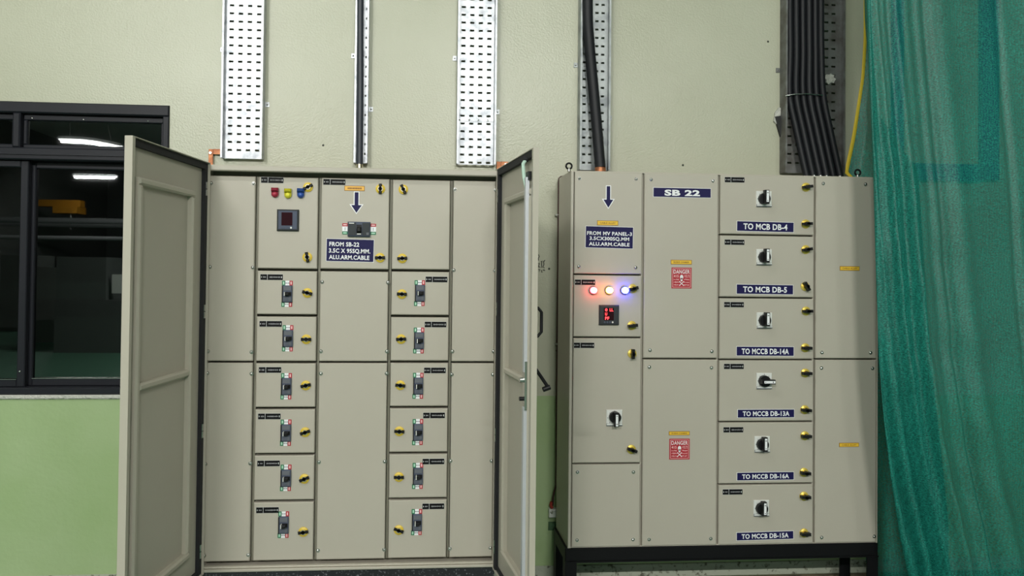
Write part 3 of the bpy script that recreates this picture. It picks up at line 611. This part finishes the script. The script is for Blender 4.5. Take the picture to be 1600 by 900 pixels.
for (z0, z1), sc, yt, dg in zip(((ZM2, ZT2), (ZB2, ZM2)), ([(1017.4,280.8),(1113.8,282.7),(1015.5,547.3),(1112,549)], [(1014.5,573.5),(1111.5,574.5),(1014,842.8),(1110.4,841.6)]),
                                 ((1048, 1080.8, 406.3, 413), (1045, 1077.6, 673.7, 680.2)), ((1049, 1080.6, 418.3, 450.5), (1045.5, 1077.6, 685.3, 718))):
    pn = pan2('cover_panel', X2[1], X2[2], z0, z1)
    for q_ in sc: screw(pn, P(*q_, Y2))
    a0, a1 = P(yt[0], yt[3], Y2), P(yt[1], yt[2], Y2); yellow_tag(pn, a0.x, a1.x, a0.z, a1.z, Y2, 'BUSBAR CHAMBER')
    a0, a1 = P(dg[0], dg[3], Y2), P(dg[1], dg[2], Y2); x0, x1, zl, zh = a0.x, a1.x, a0.z, a1.z; w, h = x1-x0, zh-zl; cx = (x0+x1)/2
    b = MB(); b.box(x0, x1, Y2-.0012, Y2-.0006, zl, zh, 'red_print')
    e, tt = .005, .0016; yq = (Y2-.0016, Y2-.0012)
    b.box(x0+e, x1-e, *yq, zl+e, zl+e+tt, 'pink_print'); b.box(x0+e, x1-e, *yq, zh-e-tt, zh-e, 'pink_print'); b.box(x0+e, x0+e+tt, *yq, zl+e+tt, zh-e-tt, 'pink_print'); b.box(x1-e-tt, x1-e, *yq, zl+e+tt, zh-e-tt, 'pink_print')
    b.text('DANGER', cx, zl+.71*h, Y2-.0018, .185*h, 'white_print', w=.80*w, align='C', bold=.01)
    b.text('415', x0+.11*w, zl+.53*h, Y2-.0018, .12*h, 'pink_print', w=.24*w); b.text('VOLTS', x0+.63*w, zl+.53*h, Y2-.0018, .12*h, 'pink_print', w=.27*w, bold=.01)
    rr = random.Random(5)
    for xs in (.11, .63):
        for zs in (.39, .26, .13):
            x = x0+xs*w; xe = x+.25*w
            while x < xe: a = rr.uniform(.0014, .003); b.box(x, x+a, *yq, zl+zs*h+rr.uniform(0, .002), zl+(zs+.075)*h-rr.uniform(0, .003), 'pink_print'); x += a+.0022
    def ell(rx, rz, oz, mt, y, n=20): b.prism([(cx+ox+rx*math.cos(2*math.pi*i/n), zl+oz*h+rz*math.sin(2*math.pi*i/n)) for i in range(n)], y, y+.0004, mt)
    ox = 0; ell(.082*w, .115*h, .54, 'white_print', Y2-.0018); ell(.048*w, .085*h, .42, 'white_print', Y2-.0018)
    for ox in (-.033*w, .033*w): ell(.018*w, .02*h, .49, 'red_print', Y2-.0022, 10)
    for s_ in (-1, 1):
        dx, dz = .095*w, .085*h; th = .02*w; oz = zl+.235*h
        b.prism([(cx-dx, oz-s_*dz-th), (cx-dx, oz-s_*dz+th), (cx+dx, oz+s_*dz+th), (cx+dx, oz+s_*dz-th)][::-1], Y2-.0018, Y2-.0014, 'white_print')
        for ox in (-dx, dx): ell(.026*w, .026*h, .235+(s_*dz/h)*(1 if ox > 0 else -1), 'white_print', Y2-.0019, 10)
    b.build('warning_sign', pn, origin=(cx, Y2, zl), label='red danger sign with white skull')
# feeder column with rotary switches
zz = [ZT2]+[r2z(1195, y) for y in (367.5, 465.3, 562, 659, 756.3)]+[ZB2]
NP = ((1147.7,281),(1147.5,378.5),(1146.7,476),(1146.5,572.5),(1145.7,671.5),(1144.5,768.5))
RS = ((1193,311),(1193.3,401.8),(1193.8,500.5),(1193.3,595),(1190.3,693.8),(1189,793.6))
LK = (((1259,292.5),(1258.5,350)),((1258.4,390),(1257.5,447.4)),((1259,486),(1257.8,543.3)),((1257.8,582.7),(1257,640)),((1257.2,680.6),(1255.8,737.8)),((1255.8,775),(1255.8,832.5)))
LA = ((8,3),(10,-60),(2,0),(0,-3),(0,-4),(-2,0))
SG = ((1151.5,1239.8,347.5,361,'TO MCB DB-4',-.6),(1151,1239,445.5,459,'TO MCB DB-5',-.3),(1151,1240,542,555.6,'TO MCCB DB-14A',-.2),(1152.7,1240.7,639.8,652.3,'TO MCCB DB-13A',.1),(1151.7,1240,737.6,750.3,'TO MCCB DB-16A',.3),(1151,1239.4,830.3,843.7,'TO MCCB DB-15A',.8))
for i in range(6):
    dr = pan2('compartment_door', X2[2], X2[3], zz[i+1], zz[i])
    nameplate(dr, P(*NP[i], Y2)); rotary(sb, *RS[i], Y2, 0 if i == 3 else 90, -.002, .0)
    for q_, an in zip(LK[i], LA[i]): lock(dr, P(*q_, Y2), an, 2)
    s_ = SG[i]; a0, a1 = P(s_[0], s_[3], Y2), P(s_[1], s_[2], Y2); short = len(s_[4]) < 12
    sign(dr, a0.x, a1.x, a0.z, a1.z, Y2, [(s_[4], .5, .2, .78 if short else .83, .60, .03)], tilt=R(s_[5]), label='navy sign with white lettering')
# right-hand column
for (z0, z1), sc, yt in zip(((ZM2, ZT2), (ZB2, ZM2)), ([(1286.2,286.8),(1352,288),(1284,550.7),(1360,551)], [(1283.3,575),(1363,575.5),(1283.6,839.7),(1365.8,838)]), ((1312,1343,416.2,422.7),(1311,1342,691.8,698.4))):
    pn = pan2('cover_panel', X2[3], X2[4], z0, z1)
    for q_ in sc: screw(pn, P(*q_, Y2))
    a0, a1 = P(yt[0], yt[3], Y2), P(yt[1], yt[2], Y2); yellow_tag(pn, a0.x, a1.x, a0.z, a1.z, Y2, 'CABLE ALLEY')
# name sign across the second column
pn = [o_ for o_ in sb.children if o_.name.startswith('cover_panel') and abs(WP[o_].x-(X2[1]+X2[2])/2) < .01 and WP[o_].z > ZC-.5][0]
a0, a1 = P(1021, 307.2, Y2), P(1110.5, 295, Y2)
sign(pn, a0.x, a1.x, a0.z, a1.z, Y2, [('SB 22', .5, .17, .62, .64, .045)], label='navy sign with wide white lettering')
# lifting eyes and bolts on top
for px in (889, 1340):
    q_ = P(px, 268 if px < 1000 else 275, Y2+.03); b = MB(); b.cyl((q_.x, q_.y, ZT2), (0,0,1), .008, .014, 'steel', n=12)
    b.tube([(q_.x+.014*math.sin(a_), q_.y, ZT2+.026-.014*math.cos(a_)) for a_ in [i*math.pi/8 for i in range(17)]], .0045, 'stand_black', n=8); b.build('lifting_eye', sb)
for px in (1272, 1282, 1291.5, 1312.5):
    q_ = P(px, 273, Y2+.02); b = MB(); b.cyl((q_.x, q_.y, ZT2), (0,0,1), .007, .007, 'steel', n=6); b.build('bolt', sb)

# stand of black steel channel and angle legs
st = thing('steel_stand', ((X2[0]+X2[4])/2, (Y2+D2)/2, 0), 'black welded steel stand under the closed switchboard', 'stand')
rt = .064; x0, x1 = X2[0]-.012, X2[4]+.006; za = ZB2-rt
b = MB(); b.box(x0, x1, Y2+.002, Y2+.03, za, ZB2-.001, 'stand_black', ch=.003); b.box(x0, x1, D2-.03, D2, za, ZB2-.001, 'stand_black'); b.box(x0, x0+.028, Y2+.03, D2-.03, za, ZB2-.001, 'stand_black'); b.box(x1-.028, x1, Y2+.03, D2-.03, za, ZB2-.001, 'stand_black')
b.box(x0+.02, x1, Y2-.004, Y2+.002, za-.004, za+.002, 'stand_black'); b.build('frame', st)
for lx in (x0, x1-.055):
    for ly, e in ((Y2+.002, 0), (D2-.055, 0)):
        b = MB(); b.box(lx, lx+.055, ly, ly+.007, .006, za, 'stand_black'); ex = lx if lx == x0 else lx+.048; b.box(ex, ex+.007, ly+.007, ly+.055, .006, za, 'stand_black')
        b.box(lx-.01, lx+.065, ly-.01, ly+.065, 0, .006, 'stand_black'); b.build('leg', st)

# ------------------------------------------------------------------ cable trays and cables
def tray(px0, px1, pyref, pbot, cols, pitch, start, label, mt='galvanised', lip=.03, slot=.0108, flange=True, joint=None):
    Yb = YW-.032; x0, x1 = P(px0, pyref, Yb).x, P(px1, pyref, Yb).x; zb = P((px0+px1)/2, pbot, Yb).z; zt = 3.9
    root = thing('cable_tray', ((x0+x1)/2, YW, zb), label, 'cable tray', 'perforated cable trays on the wall')
    b = MB(); cs = [P(c_, pyref, Yb).x for c_ in cols]; z = P(px0, start, Yb).z; hh = .0052; th = .002
    zs = []
    while z > zb+.010: z -= pitch
    z += pitch
    while z < zt-.02: zs.append(z); z += pitch
    prev = zb
    for z in zs:
        b.box(x0, x1, Yb, Yb+th, prev, z-hh, mt); e = [x0]+[v for c_ in cs for v in (c_-slot, c_+slot)]+[x1]
        for i in range(0, len(e), 2): b.box(e[i], e[i+1], Yb, Yb+th, z-hh, z+hh, mt)
        prev = z+hh
    b.box(x0, x1, Yb, Yb+th, prev, zt, mt); b.build('tray_base', root)
    for xx, s_ in ((x0, 1), (x1, -1)):
        b = MB(); a, c_ = sorted((xx, xx-s_*.002)); b.box(a, c_, Yb-lip, YW-.001, zb, zt, mt); a, c_ = sorted((xx, xx+s_*.007)); b.box(a, c_, Yb-lip, Yb-lip+.002, zb, zt, mt); b.build('side_flange', root)  # flange carried back to the wall, added to keep the slots dark
    for xx, zz_ in ((x0-.004, zb+.55), (x1+.004, zb+.28), (x0-.004, zb+1.2), (x1+.004, zb+.95)):
        b = MB(); sx = -1 if xx < (x0+x1)/2 else 1; b.box(min(xx, xx+sx*.02), max(xx, xx+sx*.02), YW-.004, YW, zz_-.012, zz_+.012, mt); b.dome((xx+sx*.011, YW-.004, zz_), (0,-1,0), .005, .004, 'steel', n=8, k=3); b.build('clip', root)
    if joint:
        zj = P((px0+px1)/2, joint, Yb).z; b = MB(); b.box(x0+.006, x1-.006, Yb-.0025, Yb, zj-.006, zj+.006, mt)
        for q_ in (.06, .32, .55, .8): b.dome((x0+(x1-x0)*q_, Yb-.0025, zj), (0,-1,0), .005, .003, 'steel', n=8, k=3)
        b.build('joint_strip', root)
    return root
tray(349, 412, 120, 248, (360.8, 375, 389.2, 403.5), .0402, 234, 'perforated galvanised tray at the far left, ending above the open board')
tray(555.2, 575.3, 120, 255, (560, 572.3), .049, 240, 'narrow galvanised tray behind the single upright slate cable', slot=.0055, lip=.022)
tray(715, 774.5, 120, 257.5, (723.5, 737, 750.5, 764), .0398, 253.5, 'bright empty galvanised tray, second wide one from the left', joint=188)
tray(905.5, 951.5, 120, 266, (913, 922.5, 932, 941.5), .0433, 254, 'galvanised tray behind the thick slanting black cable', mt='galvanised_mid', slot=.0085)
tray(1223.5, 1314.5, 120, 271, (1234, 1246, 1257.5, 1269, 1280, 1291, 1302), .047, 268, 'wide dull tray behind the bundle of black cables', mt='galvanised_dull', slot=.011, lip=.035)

blotch = [o_ for o_ in bpy.data.objects if o_.name.startswith('cable_tray')][-1]
b = MB(); q_ = P(1297, 123, YW-.0335); rr = random.Random(2)
b.prism([(q_.x+.034*rr.uniform(.6, 1)*math.cos(i*math.pi/9), q_.z+.034*rr.uniform(.6, 1)*math.sin(i*math.pi/9)) for i in range(18)], YW-.0335, YW-.0322, 'plaster'); b.build('pale_blotch', blotch, label='pale splash')  # irregular pale blotch on the tray base

def cable(pts, r, mt, label, group=None, gland=None):
    def cr(p0, p1, p2, p3, t): return .5*((2*p1)+(-p0+p2)*t+(2*p0-5*p1+4*p2-p3)*t*t+(-p0+3*p1-3*p2+p3)*t**3)
    P_ = [pts[0]]+pts+[pts[-1]]; path = []
    for i in range(1, len(P_)-2): path += [cr(P_[i-1], P_[i], P_[i+1], P_[i+2], j/8) for j in range(8)]
    path.append(pts[-1]); base = path[-1]
    t = thing('power_cable', base, label, 'cable', group); b = MB(); b.tube(path, r, mt, n=16); b.build('sheath', t)
    if gland:
        b = MB(); b.cyl(base-Vector((0,0,.0)), (0,0,-1), r*1.02, gland, 'copper' if mt == 'cable_black' else 'brass_pale', n=16); b.cyl(base-Vector((0,0,gland*.45)), (0,0,-1), r*1.25, gland*.35, 'copper' if mt == 'cable_black' else 'brass_pale', n=6, smooth=False); b.build('gland', t)
    return t
yc = YW-.032-.020
up = lambda v, z: Vector((v.x, v.y, z))
a = P(563.2, 0, yc); e = P(561.8, 257, yc); cable([up(a, 3.8), a, P(563, 130, yc), e], .0165, 'cable_slate', 'single slate black cable upright on the narrow tray above the open board', gland=e.z-ZT)
yc2 = YW-.032-.030
a = P(918, 0, yc2); cable([up(a, 3.8), a, P(921, 70, yc2), P(930, 170, yc2-.01), P(938, 262, yc2-.04)], .0275, 'cable_black', 'thick black cable slanting down its tray into the top of the closed switchboard', gland=P(938, 262, yc2-.04).z-ZT2)
xt = [1234, 1244, 1254, 1264, 1273.5, 1282.5]; xm = [1233.5, 1244, 1254.5, 1265, 1275.5, 1286]; xb = [1260.5, 1270.5, 1281, 1291.5, 1302, 1313]
od = ('leftmost', 'second from the left', 'third from the left', 'third from the right', 'second from the right', 'rightmost')
for i in range(6):
    y_ = YW-.032-.020-(.010 if i % 2 else 0); a = P(xt[i], 0, y_)
    cable([up(a, 3.8), a, P(xt[i]+.5, 80, y_), P(xm[i], 148, y_), P((xm[i]*.58+xb[i]*.42), 205, y_-.02), P(xb[i], 276, y_-.05)], 0.0163, 'cable_black', od[i]+' black cable of the bundle dropping into the closed switchboard', 'black cables of the bundle')
b = MB(); b.tube([P(1227.5, 150, YW-.07), P(1240, 147.5, YW-.082), P(1258, 146.5, YW-.082), P(1276, 148, YW-.08), P(1292, 149.5, YW-.07)], .003, 'steel', n=8)
tag(b.build('cable_tie', origin=P(1260, 147, YW-.07)), 'thin wire tie across the bundle of black cables', 'cable tie')

# copper earthing strips beside the open board
def strip(pts, label, bolt):
    t = thing('copper_strip', P(*pts[0][0], YW-.02), label, 'earthing strip', 'copper earthing strips'); b = MB()
    for q0, q1 in pts:
        a, c_ = P(*q0, YW-.02), P(*q1, YW-.02); b.box(min(a.x, c_.x), max(a.x, c_.x), YW-.02, YW-.015, min(a.z, c_.z), max(a.z, c_.z), 'copper', ch=.001)
    b.build('bar', t); q_ = P(*bolt, YW-.02); b = MB(); b.box(q_.x-.012, q_.x+.012, YW-.015, YW, q_.z-.01, q_.z+.01, 'galvanised_dull'); b.cyl(q_, (0,-1,0), .007, .006, 'steel', n=6, smooth=False); b.build('bolt', t)
strip([((325.5, 260), (333, 233)), ((333, 241), (347.5, 233))], 'bent copper strip at the top left corner of the open board', (329, 239))
strip([((776, 265), (783, 252.5)), ((783, 264), (794.5, 252.5))], 'short copper strip at the top right corner of the open board', (790, 257))
# earth wire and socket beside the closed board
b = MB(); y_ = YW-.028
b.tube([P(882, 275.5, y_), P(876, 276.5, y_), P(873.5, 279, y_), P(872.8, 286, y_), P(871.8, 420, y_), P(870, 600, y_), P(869, 757, y_), P(866, 768, y_), P(864, 778, y_), P(863.5, 790, YW-.02)], .0045, 'wire_dark', n=8)
ew = tag(b.build('earth_wire', origin=P(869, 780, y_)), 'thin dark red wire running down the back edge of the closed switchboard', 'wire')
for py in (336, 537):
    b = MB(); q_ = P(871, py, YW-.012); b.box(q_.x-.014, q_.x+.014, YW-.034, YW-.030, q_.z-.004, q_.z+.004, 'steel'); b.box(q_.x-.014, q_.x-.009, YW-.030, YW, q_.z-.004, q_.z+.004, 'steel'); b.build('clip', ew)
jb = thing('junction_box', P(863, 807, YW), 'small clear white junction box on the green wall beside the switchboard', 'junction box')
a0, a1 = P(856.5, 806.5, YW), P(870, 793, YW); b = MB(); b.box(a0.x, a1.x, YW-.03, YW, a0.z, a1.z, 'white_plastic', ch=.004); b.build('box', jb)
b = MB(); q_ = P(862, 800, YW-.03); b.cyl(q_, (0,-1,0), .008, .004, 'steel', n=10); b.build('terminal', jb)
b = MB(); b.tube([P(863, 794, YW-.022), P(860.5, 789, YW-.02), P(862, 784, YW-.022)], .008, 'red_wire', n=8); b.build('wire_end', jb, label='red wire end')
a0, a1 = P(856.5, 828, YW), P(868, 815, YW); b = MB(); b.box(a0.x, a1.x, YW-.008, YW, a0.z, a1.z, 'dark_green_paint', ch=.002)
tag(b.build('cover_plate', origin=(a0.x, YW, a0.z)), 'dark green square plate on the wall below the junction box', 'cover plate')

# ------------------------------------------------------------------ blue frame and green shade net at the right
bf = thing('wall_frame', P(1480, 280, YW), 'dark blue painted steel frame on the wall, showing through the green net', 'bracket')
yb_ = YW-.03
def bar(q0, q1, nm):
    a, c_ = P(*q0, yb_), P(*q1, yb_); b = MB(); b.box(a.x, c_.x, yb_, YW, min(a.z, c_.z), max(a.z, c_.z), 'blue_paint', ch=.003); b.build(nm, bf)
bar((1397, 281), (1414, -260), 'upright'); bar((1535, 281), (1562, -260), 'upright'); bar((1414.5, 281), (1534.5, 257), 'cross_bar')

YN = 3.30
def edge_x(z):                                # left fold of the net, as an x at depth YN
    tab = [(-200, 1349), (0, 1351), (120, 1354), (280, 1360), (420, 1362.5), (560, 1367), (650, 1374), (750, 1386), (830, 1397), (900, 1411), (960, 1424)]
    pts = [(P(x, y, YN).z, P(x, y, YN).x) for y, x in tab]
    if z >= pts[0][0]: return pts[0][1]
    for (z1, x1), (z0, x0) in zip(pts, pts[1:]):
        if z >= z0: return x0+(x1-x0)*(z-z0)/(z1-z0)
    return pts[-1][1]
def hem(z):
    tab = [(-200, 1353), (60, 1352.5), (120, 1349), (165, 1342), (215, 1334), (262, 1324), (330, 1314), (600, 1330), (900, 1355)]
    Yh = 3.70; pts = [(P(x, y, Yh).z, P(x, y, Yh).x) for y, x in tab]
    if z >= pts[0][0]: return Vector((pts[0][1], Yh, z))
    for (z1, x1), (z0, x0) in zip(pts, pts[1:]):
        if z >= z0: return Vector((x0+(x1-x0)*(z-z0)/(z1-z0), Yh, z))
    return Vector((pts[-1][1], Yh, z))
def net():
    nu, nb, nz = 170, 44, 90; ztop, zbot = 3.6, .02; vs = []; fs = []; xe = P(1800, 400, YN).x
    for j in range(nz+1):
        z = ztop+(zbot-ztop)*j/nz; e = edge_x(z); h = hem(z); row = []
        f = 1-max(0, min(1, (z-.4)/2.4))      # folds deepen towards the floor
        kx = max(0, min(1, (ZT2+.30-z)/.26)); g = .02+.22*f      # width of the gathered part
        def gx(y_, a): return (max(X2[4]+.03, e)+a)*kx+(e*y_/YN+.55*a)*(1-kx)
        way = [h, Vector((max(gx(3.68, 0), h.x+.03), 3.68, z)), Vector((gx(3.56, .06), 3.56, z)), Vector((gx(YN+.13, g+.05), YN+.13, z)), Vector((gx(YN+.085, .06), YN+.085, z)), Vector((e+g+.02, YN+.06, z)), Vector((e+.01, YN+.012, z))]
        for i in range(nb):                   # hem, return behind the switchboard, then two gathered layers
            q = i/nb*(len(way)-1); k = int(q); p = way[k].lerp(way[k+1], q-k)
            if k >= 3: p.y += .010*math.sin(p.x*60+z*2)
            if z < ZT2+.02 and p.y > Y2-.02: p.x = max(p.x, X2[4]+.02+.0005*i)
            row.append(p)
        for i in range(nu+1):
            u = i/nu; x = e+(xe-e)*u; s = x-e
            sd = s-.14*f                      # folds drift to the right as they fall
            w = 1/(1+math.exp((s-.20-.16*f)/.04)); t0 = min(1, s/.03)
            y = YN-.03
            ph = 2*math.pi*(sd/.098+.30*math.sin(sd*11+1))
            y += (.010+.026*f)*w*t0*math.sin(ph+.6)+.008*w*t0*math.sin(2.3*ph+z*.8)
            for c0, amp, wid, dr in ((.44, .045, .020, .34), (.52, -.030, .045, .34), (.80, .030, .018, .26), (.98, -.03, .06, .2), (1.15, .03, .03, .2)):
                q = (s-c0-dr*f*.5+.17)/wid; y += amp*(.35+.65*f)*math.exp(-q*q)*t0
            y += .005*math.sin(z*11+x*3+2*math.sin(z*3+x*6))*(.3+.7*f)*t0+.003*math.sin(z*31+x*9+3*math.sin(x*7))*f*t0
            y -= .02*max(0, .75-z)
            row.append(Vector((x, y, z)))
        vs += row
    n = nb+nu+1
    for j in range(nz):
        for i in range(n-1): a = j*n+i; fs.append((a, a+1, a+n+1, a+n))
    b = MB(); b.add(vs, fs, 'net', True)
    t = thing('shade_net', (edge_x(0), YN, 0), 'large green shade net hanging like a curtain beside the closed switchboard', 'curtain')
    b.build('net_sheet', t)
    b = MB(); pts = [vs[j*n] for j in range(0, nz+1)]; b.tube([p for p in pts if p.z > ZT2-.02], .011, 'hem_yellow', n=8, ry=.004); b.build('hem', t, label='yellow hem edge')
net()
